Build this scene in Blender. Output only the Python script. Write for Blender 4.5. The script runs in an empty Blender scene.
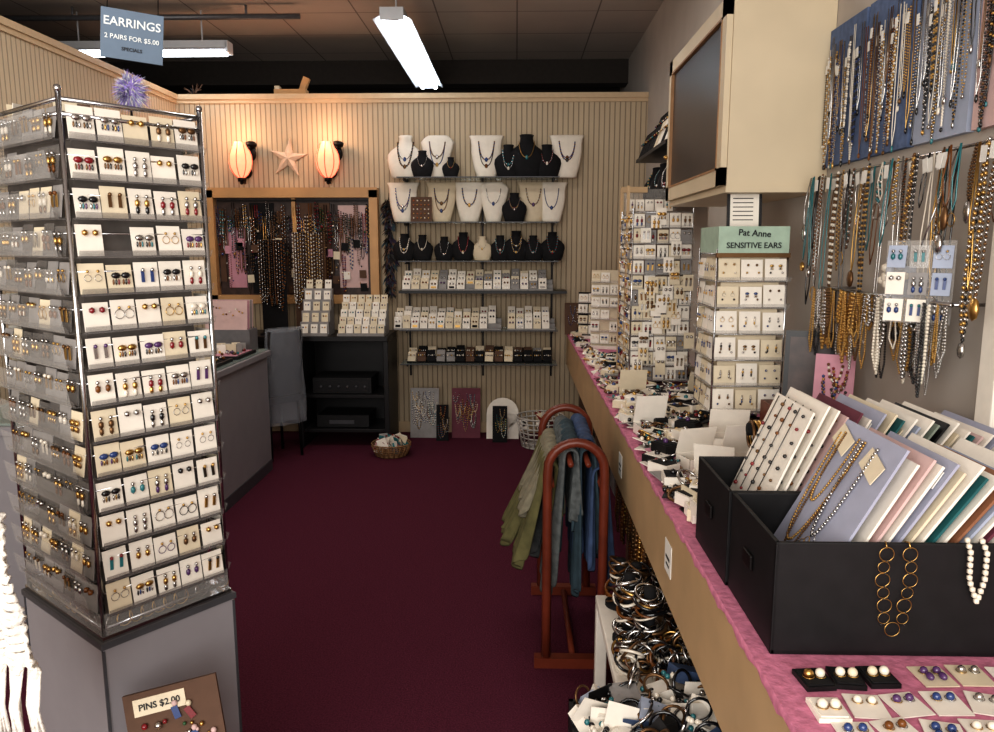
import bpy, math, random
from mathutils import Matrix, Vector
random.seed(11)
pi=math.pi
def U(a,b): return random.uniform(a,b)
def C(*a): return random.choice(a)
sc=bpy.context.scene
sc.view_settings.view_transform='Standard'
try: sc.view_settings.look='Medium High Contrast'
except Exception: pass
# ---------------------------------------------------------------- materials
def lin(c):
    return tuple(((v/255)/12.92 if v/255<=.04045 else (((v/255)+.055)/1.055)**2.4) for v in c)
MATS={}
def mat(name,rgb,rough=.6,metal=0,var=.1,scale=25,bump=0,emit=0,alpha=1,trans=0,spec=.4):
    m=bpy.data.materials.new(name); m.use_nodes=True
    nt=m.node_tree; p=nt.nodes['Principled BSDF']; L=nt.links
    c=lin(rgb)+(1,)
    tc=nt.nodes.new('ShaderNodeTexCoord'); no=nt.nodes.new('ShaderNodeTexNoise')
    no.inputs['Scale'].default_value=scale; no.inputs['Detail'].default_value=3
    L.new(tc.outputs['Object'],no.inputs['Vector'])
    mr=nt.nodes.new('ShaderNodeMapRange'); mr.inputs['From Min'].default_value=.3; mr.inputs['From Max'].default_value=.7
    mr.inputs['To Min'].default_value=1-var; mr.inputs['To Max'].default_value=1+var
    L.new(no.outputs['Fac'],mr.inputs['Value'])
    hs=nt.nodes.new('ShaderNodeHueSaturation'); hs.inputs['Color'].default_value=c
    L.new(mr.outputs['Result'],hs.inputs['Value']); L.new(hs.outputs['Color'],p.inputs['Base Color'])
    p.inputs['Roughness'].default_value=rough; p.inputs['Metallic'].default_value=metal
    p.inputs['Specular IOR Level'].default_value=spec
    if alpha<1: p.inputs['Alpha'].default_value=alpha
    if trans: p.inputs['Transmission Weight'].default_value=trans
    if emit:
        p.inputs['Emission Color'].default_value=c; p.inputs['Emission Strength'].default_value=emit
    if bump:
        bn=nt.nodes.new('ShaderNodeBump'); bn.inputs['Strength'].default_value=bump; bn.inputs['Distance'].default_value=.01
        L.new(no.outputs['Fac'],bn.inputs['Height']); L.new(bn.outputs['Normal'],p.inputs['Normal'])
    MATS[name]=m; return m
mat('white_card',(238,230,218),.6,var=.04); mat('cream_card',(222,208,182),.6,var=.05); mat('pink_card',(200,146,160),.7,var=.06)
mat('grey_card',(142,138,136),.5,var=.1); mat('black_velvet',(18,17,20),.85,var=.2); mat('white_leather',(230,220,206),.55,var=.04)
mat('cream_leather',(210,194,168),.55,var=.05); mat('brown_board',(92,66,50),.7)
mat('gold',(210,170,104),.3,1,var=.08); mat('silver',(200,198,196),.25,1,var=.05); mat('chrome',(190,190,192),.2,1,var=.03)
mat('bronze',(122,92,64),.4,.8); mat('gem_red',(124,26,34),.2,spec=.8); mat('gem_blue',(44,66,118),.2,spec=.8)
mat('gem_teal',(46,114,120),.25,spec=.8); mat('gem_black',(18,18,22),.15,spec=.9); mat('gem_purple',(84,52,100),.25,spec=.8)
mat('gem_green',(52,88,56),.25); mat('gem_orange',(168,92,48),.3); mat('pearl',(232,222,206),.2,spec=.8); mat('gem_amber',(112,68,32),.2)
mat('acrylic_grey',(134,130,128),.15,alpha=.3,spec=.8); mat('acrylic_clear',(205,203,200),.1,alpha=.18,spec=.9)
mat('glass_shelf',(180,200,194),.08,alpha=.4,spec=.9); mat('core_panel',(98,92,88),.6,var=.3,scale=12)
mat('laminate_grey',(148,144,148),.5,var=.04,scale=8); mat('laminate_edge',(76,76,80),.4)
mat('tan_wood',(190,160,122),.5,var=.08,scale=6); mat('pine',(192,148,100),.45,var=.12,scale=5); mat('cabinet_wood',(208,192,164),.45,var=.05,scale=4)
mat('cherry_wood',(106,48,32),.35,var=.2,scale=14); mat('dark_glass',(58,46,40),.3,var=.3,scale=2,spec=.4)
mat('pink_cloth',(200,124,150),.9,var=.16,scale=50,bump=.4); mat('black_card',(22,21,23),.55,var=.25); mat('black_paint',(24,22,24),.4)
mat('blue_velvet',(92,108,140),.9,var=.18,scale=40); mat('pale_blue',(164,172,190),.7,var=.05); mat('pale_pink',(208,178,174),.8,var=.05)
mat('board_blue',(166,168,186),.7,var=.04); mat('board_teal',(40,96,98),.6); mat('board_brown',(144,100,74),.6); mat('board_maroon',(108,54,68),.7)
mat('board_sage',(130,140,128),.7); mat('knit_white',(232,226,217),.9,var=.1,scale=70,bump=.6)
mat('scarf_olive',(96,92,60),.95,var=.3,scale=18,bump=.2); mat('scarf_grey',(88,92,92),.95,var=.35,scale=40,bump=.2)
mat('scarf_blue',(62,78,108),.95,var=.3,scale=20,bump=.2); mat('scarf_sand',(128,122,104),.95,var=.25); mat('scarf_teal',(52,68,76),.95,var=.25)
mat('sign_blue',(96,112,130),.6,var=.06); mat('sign_text',(222,226,226),.6); mat('ink',(30,30,34),.6); mat('sign_green',(164,184,166),.6)
mat('feather_purple',(158,140,204),.9,var=.3); mat('feather_dark',(50,40,60),.9); mat('lamp_tube',(240,248,255),.4,emit=9); mat('lamp_metal',(205,208,212),.4,var=.02)
mat('sconce_glass',(255,156,118),.4,emit=1.25); mat('sconce_rib',(225,110,84),.5,emit=.5); mat('iron',(32,28,28),.45,.6)
mat('starfish',(205,185,165),.8,var=.15,bump=.4); mat('basket_white',(190,186,180),.6); mat('wicker',(144,110,76),.7,var=.2); mat('plastic_film',(186,190,198),.12,alpha=.3,spec=.9)
mat('chair_grey',(44,44,50),.7); mat('trim_tan',(198,174,142),.5,var=.05); mat('tray_grey',(112,110,112),.6); mat('tag_paper',(232,229,222),.7,var=.02)
mat('conduit',(105,105,108),.4,.5); mat('photo_print',(66,50,46),.4,var=.4,scale=20); mat('wood_rail',(154,116,80),.5)

def beadboard(name,rgb,axis):
    m=mat(name,rgb,.65,var=.04,scale=3); nt=m.node_tree; L=nt.links; p=nt.nodes['Principled BSDF']
    tc=[n for n in nt.nodes if n.type=='TEX_COORD'][0]; hs=[n for n in nt.nodes if n.type=='HUE_SAT'][0]
    sx=nt.nodes.new('ShaderNodeSeparateXYZ'); L.new(tc.outputs['Object'],sx.inputs[0])
    mu=nt.nodes.new('ShaderNodeMath'); mu.operation='MULTIPLY'; mu.inputs[1].default_value=1/.042; L.new(sx.outputs[axis],mu.inputs[0])
    fr=nt.nodes.new('ShaderNodeMath'); fr.operation='FRACT'; L.new(mu.outputs[0],fr.inputs[0])
    pp=nt.nodes.new('ShaderNodeMath'); pp.operation='PINGPONG'; pp.inputs[1].default_value=.5; L.new(fr.outputs[0],pp.inputs[0])
    mr=nt.nodes.new('ShaderNodeMapRange'); mr.inputs['From Min'].default_value=.0; mr.inputs['From Max'].default_value=.14
    mr.inputs['To Min'].default_value=0; mr.inputs['To Max'].default_value=1; L.new(pp.outputs[0],mr.inputs['Value'])
    mx=nt.nodes.new('ShaderNodeMix'); mx.data_type='RGBA'; mx.inputs[6].default_value=lin(tuple(int(v*.7) for v in rgb))+(1,)
    L.new(mr.outputs[0],mx.inputs[0]); L.new(hs.outputs[0],mx.inputs[7]); L.new(mx.outputs[2],p.inputs['Base Color'])
    bn=nt.nodes.new('ShaderNodeBump'); bn.inputs['Strength'].default_value=.6; bn.inputs['Distance'].default_value=.008
    L.new(mr.outputs[0],bn.inputs['Height']); L.new(bn.outputs[0],p.inputs['Normal'])
beadboard('beadboard_x',(188,170,144),0); beadboard('beadboard_y',(194,176,150),1)
mat('plaster',(182,173,164),.8,var=.06,scale=4,bump=.15); mat('far_wall',(56,50,46),.9)
mat('carpet',(88,40,56),.95,var=.35,scale=160,bump=.6,spec=.1)
def ceil_mat():
    m=mat('ceiling_tile',(180,170,162),.85,var=.06,scale=2); nt=m.node_tree; L=nt.links; p=nt.nodes['Principled BSDF']
    tc=[n for n in nt.nodes if n.type=='TEX_COORD'][0]; hs=[n for n in nt.nodes if n.type=='HUE_SAT'][0]
    br=nt.nodes.new('ShaderNodeTexBrick'); br.offset=0; br.inputs['Scale'].default_value=1; br.inputs['Mortar Size'].default_value=.006
    br.inputs['Brick Width'].default_value=.61; br.inputs['Row Height'].default_value=.61
    br.inputs['Mortar'].default_value=lin((120,112,108))+(1,)
    L.new(tc.outputs['Object'],br.inputs['Vector']); L.new(hs.outputs[0],br.inputs['Color1']); L.new(hs.outputs[0],br.inputs['Color2'])
    L.new(br.outputs['Color'],p.inputs['Base Color'])
ceil_mat()
# ---------------------------------------------------------------- mesh builder
BV=[(-.5,-.5,-.5),(.5,-.5,-.5),(.5,.5,-.5),(-.5,.5,-.5),(-.5,-.5,.5),(.5,-.5,.5),(.5,.5,.5),(-.5,.5,.5)]
BF=[(0,3,2,1),(4,5,6,7),(0,1,5,4),(1,2,6,5),(2,3,7,6),(3,0,4,7)]
def sph(nu,nv):
    v=[(0,0,-1)]; f=[]
    for i in range(1,nv):
        a=-pi/2+pi*i/nv
        for j in range(nu): v.append((math.cos(a)*math.cos(2*pi*j/nu),math.cos(a)*math.sin(2*pi*j/nu),math.sin(a)))
    v.append((0,0,1)); t=len(v)-1
    for j in range(nu):
        k=(j+1)%nu; f.append((0,1+k,1+j)); f.append((t,1+(nv-2)*nu+j,1+(nv-2)*nu+k))
        for i in range(nv-2): a=1+i*nu; f.append((a+j,a+k,a+nu+k,a+nu+j))
    return v,f
S6=sph(6,4); S5=sph(5,3); S12=sph(14,9)
def cyl(n,r1=1,r2=1):
    v=[(r1*math.cos(2*pi*j/n),r1*math.sin(2*pi*j/n),-.5) for j in range(n)]+[(r2*math.cos(2*pi*j/n),r2*math.sin(2*pi*j/n),.5) for j in range(n)]
    f=[(j,(j+1)%n,n+(j+1)%n,n+j) for j in range(n)]+[tuple(range(n-1,-1,-1)),tuple(range(n,2*n))]
    return v,f
def tor(n,m,r):
    v=[];f=[]
    for i in range(n):
        a=2*pi*i/n
        for j in range(m):
            b=2*pi*j/m; q=1+r*math.cos(b); v.append((q*math.cos(a),q*math.sin(a),r*math.sin(b)))
    for i in range(n):
        for j in range(m): f.append((i*m+j,((i+1)%n)*m+j,((i+1)%n)*m+(j+1)%m,i*m+(j+1)%m))
    return v,f
TOR=tor(14,4,.09); TORB=tor(18,5,.13); TORT=tor(10,3,.1)
def LRS(loc,rot=(0,0,0),s=(1,1,1)):
    return Matrix.Translation(loc)@Matrix.Rotation(rot[2],4,'Z')@Matrix.Rotation(rot[1],4,'Y')@Matrix.Rotation(rot[0],4,'X')@Matrix.Diagonal((s[0],s[1],s[2],1))
class MB:
    def __init__(s,name): s.n=name; s.v=[]; s.f=[]; s.mi=[]; s.sm=[]; s.ml=[]; s.M=Matrix()
    def add(s,vf,m,L=None,smooth=False):
        o=len(s.v); A=s.M@L if L is not None else s.M
        for p in vf[0]: s.v.append(A@Vector(p))
        if m not in s.ml: s.ml.append(m)
        k=s.ml.index(m)
        for f in vf[1]: s.f.append(tuple(i+o for i in f)); s.mi.append(k); s.sm.append(smooth)
    def box(s,c,d,m,rot=(0,0,0)): s.add((BV,BF),m,LRS(c,rot,d))
    def bx(s,x0,x1,y0,y1,z0,z1,m): s.box(((x0+x1)/2,(y0+y1)/2,(z0+z1)/2),(x1-x0,y1-y0,z1-z0),m)
    def ball(s,c,r,m,t=None,rot=(0,0,0)):
        if not hasattr(r,'__len__'): r=(r,r,r)
        s.add(t or S6,m,LRS(c,rot,r),True)
    def cyl(s,c,r,h,m,n=10,rot=(0,0,0),r2=None): s.add(cyl(n,1,(r2/r if r2 is not None else 1)),m,LRS(c,rot,(r,r,h)),n>6)
    def ring(s,c,r,m,rot=(0,0,0),t=None): s.add(t or TOR,m,LRS(c,rot,(r,r,r)),True)
    def loft(s,rings,m,caps=True,smooth=True,closed=True):
        n=len(rings[0]); v=[p for r in rings for p in r]; f=[]
        for i in range(len(rings)-1):
            for j in range(n if closed else n-1):
                k=(j+1)%n; f.append((i*n+j,i*n+k,(i+1)*n+k,(i+1)*n+j))
        if caps and closed: f.append(tuple(range(n-1,-1,-1))); f.append(tuple((len(rings)-1)*n+j for j in range(n)))
        s.add((v,f),m,None,smooth)
    def tube(s,path,r,m,n=5,closed=False):
        P=[Vector(p) for p in path]; rings=[]; N=len(P)
        for i,p in enumerate(P):
            a=P[(i-1)%N] if (closed or i>0) else P[i]; b=P[(i+1)%N] if (closed or i<N-1) else P[i]
            t=(b-a).normalized() if (b-a).length>1e-9 else Vector((0,0,1))
            up=Vector((0,1,0)) if abs(t.y)<.9 else Vector((1,0,0))
            u=t.cross(up).normalized(); w=t.cross(u)
            rings.append([p+(u*math.cos(2*pi*j/n)+w*math.sin(2*pi*j/n))*r for j in range(n)])
        if closed: rings.append(rings[0])
        s.loft(rings,m,caps=not closed)
    def rod(s,a,b,r,m,n=6): s.tube([a,b],r,m,n)
    def beads(s,path,r,mats,step=None,t=None):
        step=step or r*1.9; P=[Vector(p) for p in path]; d=0; k=0
        for a,b in zip(P,P[1:]):
            L=(b-a).length; 
            while d<L:
                s.ball(a+(b-a)*(d/L),r,mats[k%len(mats)],t or S5); d+=step; k+=1
            d-=L
    def done(s,parent=None,bevel=0):
        me=bpy.data.meshes.new(s.n)
        P=s.v; x0=min(p.x for p in P);x1=max(p.x for p in P);y0=min(p.y for p in P);y1=max(p.y for p in P);z0=min(p.z for p in P)
        o=Vector(((x0+x1)/2,(y0+y1)/2,z0))
        if s.n.startswith(('wall_','floor','ceiling')): o=Vector((0,0,0))
        me.from_pydata([tuple(p-o) for p in P],[],s.f)
        for m in s.ml: me.materials.append(MATS[m])
        me.polygons.foreach_set('material_index',s.mi); me.polygons.foreach_set('use_smooth',s.sm); me.update()
        ob=bpy.data.objects.new(s.n,me); ob.location=o; sc.collection.objects.link(ob)
        if bevel:
            bv=ob.modifiers.new('bevel','BEVEL'); bv.width=bevel; bv.segments=2; bv.limit_method='ANGLE'
        return ob
def text(parent,name,body,size,M,m,align='CENTER'):
    cu=bpy.data.curves.new(name,'FONT'); cu.body=body; cu.size=size; cu.align_x=align; cu.extrude=.0008; cu.resolution_u=3; cu.offset=size*.012
    cu.materials.append(MATS[m]); ob=bpy.data.objects.new(name,cu); sc.collection.objects.link(ob)
    bpy.context.view_layer.update()
    ob.parent=parent; ob.matrix_parent_inverse=Matrix.Translation(-parent.location); ob.matrix_world=M
    return ob
TXT=Matrix.Rotation(pi/2,4,'X')
JEW=['gold','gold','gold','gold','silver','silver','silver','silver','gem_red','gem_blue','gem_teal','gem_black','gem_black','gem_purple','pearl','pearl','gem_amber','bronze','bronze','gem_green']
# ---------------------------------------------------------------- room shell
XR=1.06; XL=-2.8; YB=6.43; H=3.35; PT=2.81
b=MB('floor'); b.bx(-4.6,XR+.1,-1.5,8.3,-.1,0,'carpet'); b.done()
b=MB('ceiling'); b.bx(-4.6,XR+.1,-1.5,8.3,H,H+.1,'ceiling_tile'); b.done()
b=MB('wall_right'); b.bx(XR,XR+.1,-1.5,8.2,0,H,'plaster'); b.done()
b=MB('wall_back'); b.bx(XL-.06,XR,YB,YB+.1,0,PT-.03,'beadboard_x'); b.done()
b=MB('wall_left'); b.bx(XL-.1,XL,-1.5,YB,0,PT-.03,'beadboard_y'); b.done()
b=MB('wall_far'); b.bx(-4.6,XR+.1,8.2,8.3,0,H,'far_wall'); b.done()
b=MB('wall_far_left'); b.bx(-4.7,-4.6,-1.5,8.3,0,H,'far_wall'); b.done()
b=MB('trim_1'); b.bx(XL-.12,XR,YB-.03,YB+.13,PT-.03,PT+.01,'trim_tan'); b.bx(XL,XR,YB-.015,YB,PT-.06,PT-.03,'trim_tan'); b.done()
b=MB('trim_2'); b.bx(XL-.13,XL+.03,-1.5,YB-.03,PT-.03,PT+.01,'trim_tan'); b.bx(XL,XL+.015,-1.5,YB-.015,PT-.06,PT-.03,'trim_tan'); b.done()
b=MB('baseboard_back'); b.bx(XL,XR,YB-.015,YB,0,.09,'trim_tan'); b.done()
b=MB('ceiling_beam'); b.bx(-4.6,XR,7.6,7.8,H-.22,H,'far_wall'); b.done()
b=MB('ceiling_conduit'); b.rod((-4.5,5.9,3.27),(-1.6,5.9,3.27),.02,'conduit',8); b.rod((-3.3,5.9,3.27),(-3.3,5.9,3.36),.01,'conduit'); b.rod((-2,5.9,3.27),(-2,5.9,3.36),.01,'conduit'); b.rod((-3.95,5.9,2.5),(-3.95,5.9,3.3),.06,'conduit',10); b.done()
def fluor(x,y,z,L,rz,kw=1):
    b=MB('fluorescent_light'); b.M=LRS((x,y,z),(0,0,rz))
    b.box((0,0,.05),(.16*kw,L,.05),'lamp_metal'); b.add(([(-.08*kw,-L/2,.025),(.08*kw,-L/2,.025),(.08*kw,L/2,.025),(-.08*kw,L/2,.025),(-.13*kw,-L/2,-.0),(.13*kw,-L/2,0),(.13*kw,L/2,0),(-.13*kw,L/2,0)],[(0,4,7,3),(1,2,6,5)]),'lamp_metal')
    for sx in(-.06*kw,.06*kw): b.cyl((sx,0,0),.02,L-.06,'lamp_tube',10,(pi/2,0,0))
    b.box((0,-L/2,.035),(.16*kw,.02,.08),'lamp_metal'); b.box((0,L/2,.035),(.16*kw,.02,.08),'lamp_metal')
    for sy in(-L/2+.2,L/2-.2): b.rod((0,sy,.07),(0,sy,H-z),.006,'lamp_metal')
    b.done()
fluor(-.84,6.5,3.10,2.25,0); fluor(-2.86,6.02,3.05,1.35,pi/2,.7)
# ---------------------------------------------------------------- earrings
def earring(b,x,z,k=1,y=-.006,mats=None):
    m=random.choice(mats or JEW); st=random.random()
    if st<.16: b.ball((x,y,z),.006*k,m,S5); b.ball((x,y-.002,z),.003*k,random.choice(mats or JEW),S5)
    elif st<.28:
        b.ball((x,y,z),.003*k,'gold',S5); b.ring((x,y,z-.012*k),.009*k*U(.6,1.1),C('gold','silver',m),(pi/2,0,0),TORT)
    elif st<.42:
        b.box((x,y,z-.012*k),(.006*k,.002,.022*k),m,(0,U(-.1,.1),0)); b.ball((x,y-.002,z),.004*k,random.choice(mats or JEW),S5)
    elif st<.6:
        b.ball((x,y,z-.006*k),(.009*k,.004*k,.006*k),m,S6)
        for q in(-1,0,1): b.ball((x+q*.005*k,y,z-.018*k),(.002*k,.002*k,.006*k),random.choice(mats or JEW),S5)
    else:
        b.ball((x,y,z),.004*k,'silver',S5); b.ball((x,y,z-.012*k),(.0055*k,.004*k,.008*k),m,S5)
        if random.random()<.7: b.ball((x,y,z-.025*k),(.0045*k,.003*k,.008*k),random.choice(mats or JEW),S5)
def ecard(b,x,z,w,h,m,k=1,mats=None,y=0,one=None):
    b.box((x,y,z+h/2),(w,.0015,h),m,(-.12+U(-.04,.04),0,U(-.05,.05)))
    zz=z+h*.74; st=random.getstate()
    for s in(-1,1):
        if s==1: random.setstate(st)
        earring(b,x+s*w*.2,zz,k,y-.006,mats)
def grid(b,w,z0,z1,rows,cols,cards,k=1,mats=None,shelf='acrylic_grey',fill=.96,ch=.86):
    p=(z1-z0)/rows; cw=w/cols
    for r in range(rows):
        z=z0+r*p
        b.box((w/2,-.014,z+.007),(w,.002,.016),shelf,(.35,0,0))
        b.box((w/2,-.002,z),(w,.02,.002),shelf)
        for c in range(cols):
            if random.random()>fill: continue
            ecard(b,(c+.5)*cw+U(-.002,.002),z+.003,cw*.92,p*ch*U(.88,1),random.choice(cards),k,mats)
# ---- big tower (left)
def tower():
    b=MB('earring_display_tower')
    B=LRS((-.945,1.61,0),(0,0,math.radians(52.8))); w,d=.314,.43; z0,z1=.76,1.90; b.M=B; e=.010
    b.bx(-e,w+e,-e,d+e,0,.685,'laminate_grey'); b.bx(-e-.006,w+e+.006,-e-.006,d+e+.006,.685,.70,'laminate_edge'); b.bx(-e+.002,w+e-.002,-e+.002,d+e-.002,.70,.712,'chrome')
    b.bx(-e+.01,w+e-.01,-e-.004,-e,0,.08,'laminate_edge')
    for x in(-e,w+e):
        for y in(-e,d+e): b.box((x,y,.34),(.006,.006,.68),'laminate_edge')
    b.bx(.03,w-.03,.03,d-.03,.712,z1-.03,'core_panel')
    for x in(0,w):
        for y in(0,d): b.rod((x,y,.70),(x,y,z1+.015),.006,'chrome',8); b.ball((x,y,z1+.02),.009,'chrome')
    for i in range(15):
        z=z0-.03+(z1-z0)*i/14
        r=.0025 if 0<i<14 else .006
        for a,c in(((0,0,z),(w,0,z)),((0,d,z),(w,d,z)),((0,0,z),(0,d,z)),((w,0,z),(w,d,z))): b.rod(a,c,r,'chrome',5)
    for a,c in(((0,0,z1),(w,0,z1)),((0,d,z1),(w,d,z1)),((0,0,z1),(0,d,z1)),((w,0,z1),(w,d,z1))): b.rod(a,c,.005,'chrome',5)
    rows=14
    wc=['white_card','white_card','white_card','cream_card']; gc=['grey_card','acrylic_grey','grey_card','cream_card','acrylic_grey']
    EM=['gold','gold','gold','gold','silver','silver','silver','silver','bronze','bronze','pearl','gem_black','gem_black','gem_red','gem_blue','gem_teal','gem_amber','gem_purple']
    b.M=B@LRS((.008,-.004,0)); grid(b,w-.016,z0,z1,rows,5,wc,1.2,EM,'acrylic_grey',.99,.86)
    b.M=B@LRS((-.004,d-.01,0),(0,0,-pi/2)); grid(b,d-.02,z0,z1,rows,7,gc,1.25,['gold','gold','gold','silver','bronze','gem_amber','pearl'],'acrylic_grey',.98,.88)
    for r in range(rows):
        z=z0+r*(z1-z0)/rows; b.box(((d-.02)/2,-.024,z+.03),(d-.02,.0015,.055),'acrylic_clear',(.16,0,0))
    b.M=B@LRS((w+.004,.01,0),(0,0,pi/2)); grid(b,d-.02,z0,z1,rows,6,wc,1,EM,'acrylic_clear')
    b.M=B@LRS((w-.01,d+.004,0),(0,0,pi)); grid(b,w-.02,z0,z1,rows,5,wc,1,EM,'acrylic_clear')
    b.M=B
    b.bx(0,w,-.008,-.006,.712,.765,'acrylic_clear'); b.bx(-.008,-.006,0,d,.712,.765,'acrylic_clear')
    for i in range(11): b.ring((.02+i*.028,-.001,.738),.018,C('gold','silver','bronze'),(pi/2+U(-.3,.3),0,U(-.3,.3)))
    for i in range(12): b.ring((-.001,.02+i*.034,.738),.018,C('gold','silver','bronze'),(0,pi/2,0))
    b.bx(0,w,0,d,z1-.032,z1-.026,'acrylic_grey')
    for i in range(14): b.box((U(.02,w-.05),U(.2,d),z1-.026+.03),(.05,.0015,.055),C('white_card','brown_board','cream_card','grey_card'),(U(-.5,.1),0,U(-.9,.9)))
    b.done()
tower()
b=MB('feather_puff')
c0=Vector((-.878,1.78,1.948)); b.rod((-.878,1.78,1.877),c0,.003,'iron',5)
b.ball(c0,(.024,.024,.028),'feather_purple',S6)
for i in range(1800):
    a=U(0,2*pi); e=U(-1.3,1.5); L=U(.022,.044)*(1+.12*math.sin(3*a)); dr=Vector((math.cos(a)*math.cos(e),math.sin(a)*math.cos(e),math.sin(e)))
    s=dr.orthogonal().normalized()*.0015; mid=c0+dr*L*.6
    b.add(([c0+dr*.012,mid+s,c0+dr*L+Vector((U(-.008,.008),0,-U(0,.014))),mid-s],[(0,1,2,3)]),C('feather_purple','feather_purple','pale_blue','tag_paper'))
b.done()
# ---- hanging sign
b=MB('hanging_sign'); SM=LRS((-.912,1.88,2.09),(0,math.radians(5),.35)); b.M=SM
b.box((0,0,0),(.135,.006,.112),'sign_blue')
for s in(-.055,.055): b.rod((s,0,.05),(s*.4,0,1.27),.0012,'iron',4)
sg=b.done()
text(sg,'lettering_1','EARRINGS',.027,SM@LRS((0,-.0045,.018))@TXT,'sign_text')
text(sg,'lettering_2','2 PAIRS FOR $5.00',.0148,SM@LRS((0,-.0045,-.012))@TXT,'sign_text')
text(sg,'lettering_3','SPECIALS',.011,SM@LRS((0,-.0045,-.036))@TXT,'ink')
# ---------------------------------------------------------------- back wall shelving
SH=[(2.14,'g'),(1.79,'g'),(1.48,'g'),(1.24,'b'),(.92,'g'),(.64,'g')]
X0,X1=-.95,.36
b=MB('glass_display_shelving')
for z,t in SH:
    x0=X0; x1=X1+(.05 if t=='b' else -.02)
    if t=='g': b.bx(x0,x1,6.15,6.42,z-.008,z-.001,'glass_shelf'); b.bx(x0,x1,6.147,6.15,z-.009,z-.001,'laminate_edge')
    else: b.bx(x0,x1,6.14,6.42,z-.022,z-.001,'black_paint')
for x in(-.9,-.28,.30):
    b.bx(x-.008,x+.008,6.415,6.43,.5,2.25,'iron')
    for z,t in SH: b.bx(x-.004,x+.004,6.2,6.42,z-.03,z-.009,'iron')
b.done()
def ring_e(w,d,z,y0,n=14): return [(w*math.cos(2*pi*j/n),y0+d*math.sin(2*pi*j/n),z) for j in range(n)]
def bust(x,y,z,h,m,nm,rz=0,kind=0):
    b=MB('necklace_bust'); b.M=LRS((x,y,z),(0,0,rz),(h,h,h))
    prof=[(.0,.30,.13,.02),(.02,.33,.15,.02),(.25,.40,.13,.03),(.42,.44,.12,.05),(.55,.42,.115,.08),(.66,.33,.11,.11),(.74,.22,.10,.13),(.82,.16,.10,.15),(.92,.15,.10,.16),(.985,.17,.11,.17),(1,.14,.09,.17)]
    if kind==1: prof=[(0,.17,.10,0),(.02,.19,.12,.0),(.25,.25,.11,.03),(.5,.31,.09,.07),(.7,.37,.08,.10),(.84,.40,.07,.13),(.93,.33,.065,.15),(.99,.24,.06,.16),(1,.22,.04,.16)]
    if kind==2: prof=[(0,.20,.10,0),(.02,.23,.12,.0),(.2,.28,.11,.03),(.4,.33,.10,.06),(.6,.36,.09,.09),(.78,.36,.08,.12),(.9,.38,.07,.15),(.99,.42,.06,.17),(1,.38,.04,.17)]
    b.loft([ring_e(w,d,zz,yy) for zz,w,d,yy in prof],m)
    def surf(zz):
        for a,c in zip(prof,prof[1:]):
            if a[0]<=zz<=c[0]:
                t=(zz-a[0])/(c[0]-a[0]); return [a[i]+(c[i]-a[i])*t for i in range(4)]
        return prof[-1]
    for q in range(C(1,2,2)):
        low=U(.25,.5); path=[]
        for i in range(21):
            t=-1+2*i/20; xx=t*.17*(1+.5*(1-abs(t)) )*(1.1); zz=.84-(.84-low)*(1-abs(t)**2.2)
            _,ww,dd,yy=surf(zz); path.append((xx,yy-dd*math.sqrt(max(0,1-(xx/ww)**2))-.012,zz))
        if random.random()<.6: b.beads(path,U(.014,.03),[random.choice(nm),random.choice(nm)])
        else: b.tube(path,.010,random.choice(nm),4)
        b.ball(path[10],(.04,.02,.055),random.choice(nm),S6)
    b.done()
BJ=['silver','pearl','gem_teal','gem_red','gold','silver']; WJ=['gold','bronze','gem_black','gem_purple','silver','gem_blue','gem_amber']
def px(x,Y=6.28,k=1.02): return (x-516)/760/k*Y
for x,k in((405,0),(437,1),(486,2),(566,2)): bust(px(x),6.3,2.14,.34,'white_leather',WJ,kind=k)
bust(px(423),6.22,2.14,.21,'black_velvet',BJ); bust(px(451),6.24,2.14,.16,'black_velvet',BJ)
for x,h in((508,.26),(526,.34),(546,.26)): bust(px(x),6.26,2.14,h,'black_velvet',BJ)
for x,m,k in((402,'white_leather',2),(441,'cream_leather',2),(469,'white_leather',2),(493,'white_leather',1),(533,'cream_leather',2),(551,'white_leather',2)):
    bust(px(x,6.3),6.31,1.79,.32,m,WJ,kind=k)
bust(px(514),6.23,1.79,.23,'black_velvet',BJ)
b=MB('earring_board'); b.M=LRS((px(421),6.24,1.79),(-.15,0,0)); b.bx(-.085,.085,-.006,.006,0,.2,'brown_board')
for i in range(5):
    for j in range(5): b.ball((-.06+i*.03,-.01,.03+j*.035),.007,C('gold','pearl','gem_orange'),S5)
b.done()
for x in(404,422,444,463,482,500,516,533,552):
    bust(px(x,6.28,1.01),6.27,1.48,U(.19,.25),'black_velvet' if x!=482 else 'cream_leather',BJ)
def card_row(name,x0,x1,y,z,w,h,cards,rows=1,gap=.004,mats=None,lean=-.25,jumble=0):
    b=MB(name)
    for r in range(rows):
        x=x0
        b.bx(x0,x1,y+r*.07-.02,y+r*.07+.03,z,z+.012+r*.035,'grey_card')
        while x+w<=x1+.001:
            if random.random()<.96:
                b.M=LRS((x+w/2,y+r*.07,z+.01+r*.035),(lean,0,U(-.1,.1))); hh=h*U(.8,1.1)
                b.bx(-w*.46,w*.46,-.004,.004,0,hh,random.choice(cards))
                mm=random.choice(mats or JEW)
                for s in(-1,1): b.ball((s*w*.18,-.008,hh*.6),.009,mm,S5)
                if random.random()<.4: b.bx(-w*.3,w*.3,-.009,-.004,hh*.1,hh*.3,C('black_velvet','gold','silver'))
                b.M=Matrix()
            x+=w+gap
    b.done()
card_row('ring_box_row',-.93,.30,6.2,1.24,.07,.085,['white_card','cream_card','white_card','grey_card'],3,.004)
card_row('earring_card_row',-1.0,-.12,6.18,.92,.066,.10,['white_card','white_card','cream_card'],3,.004)
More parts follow.
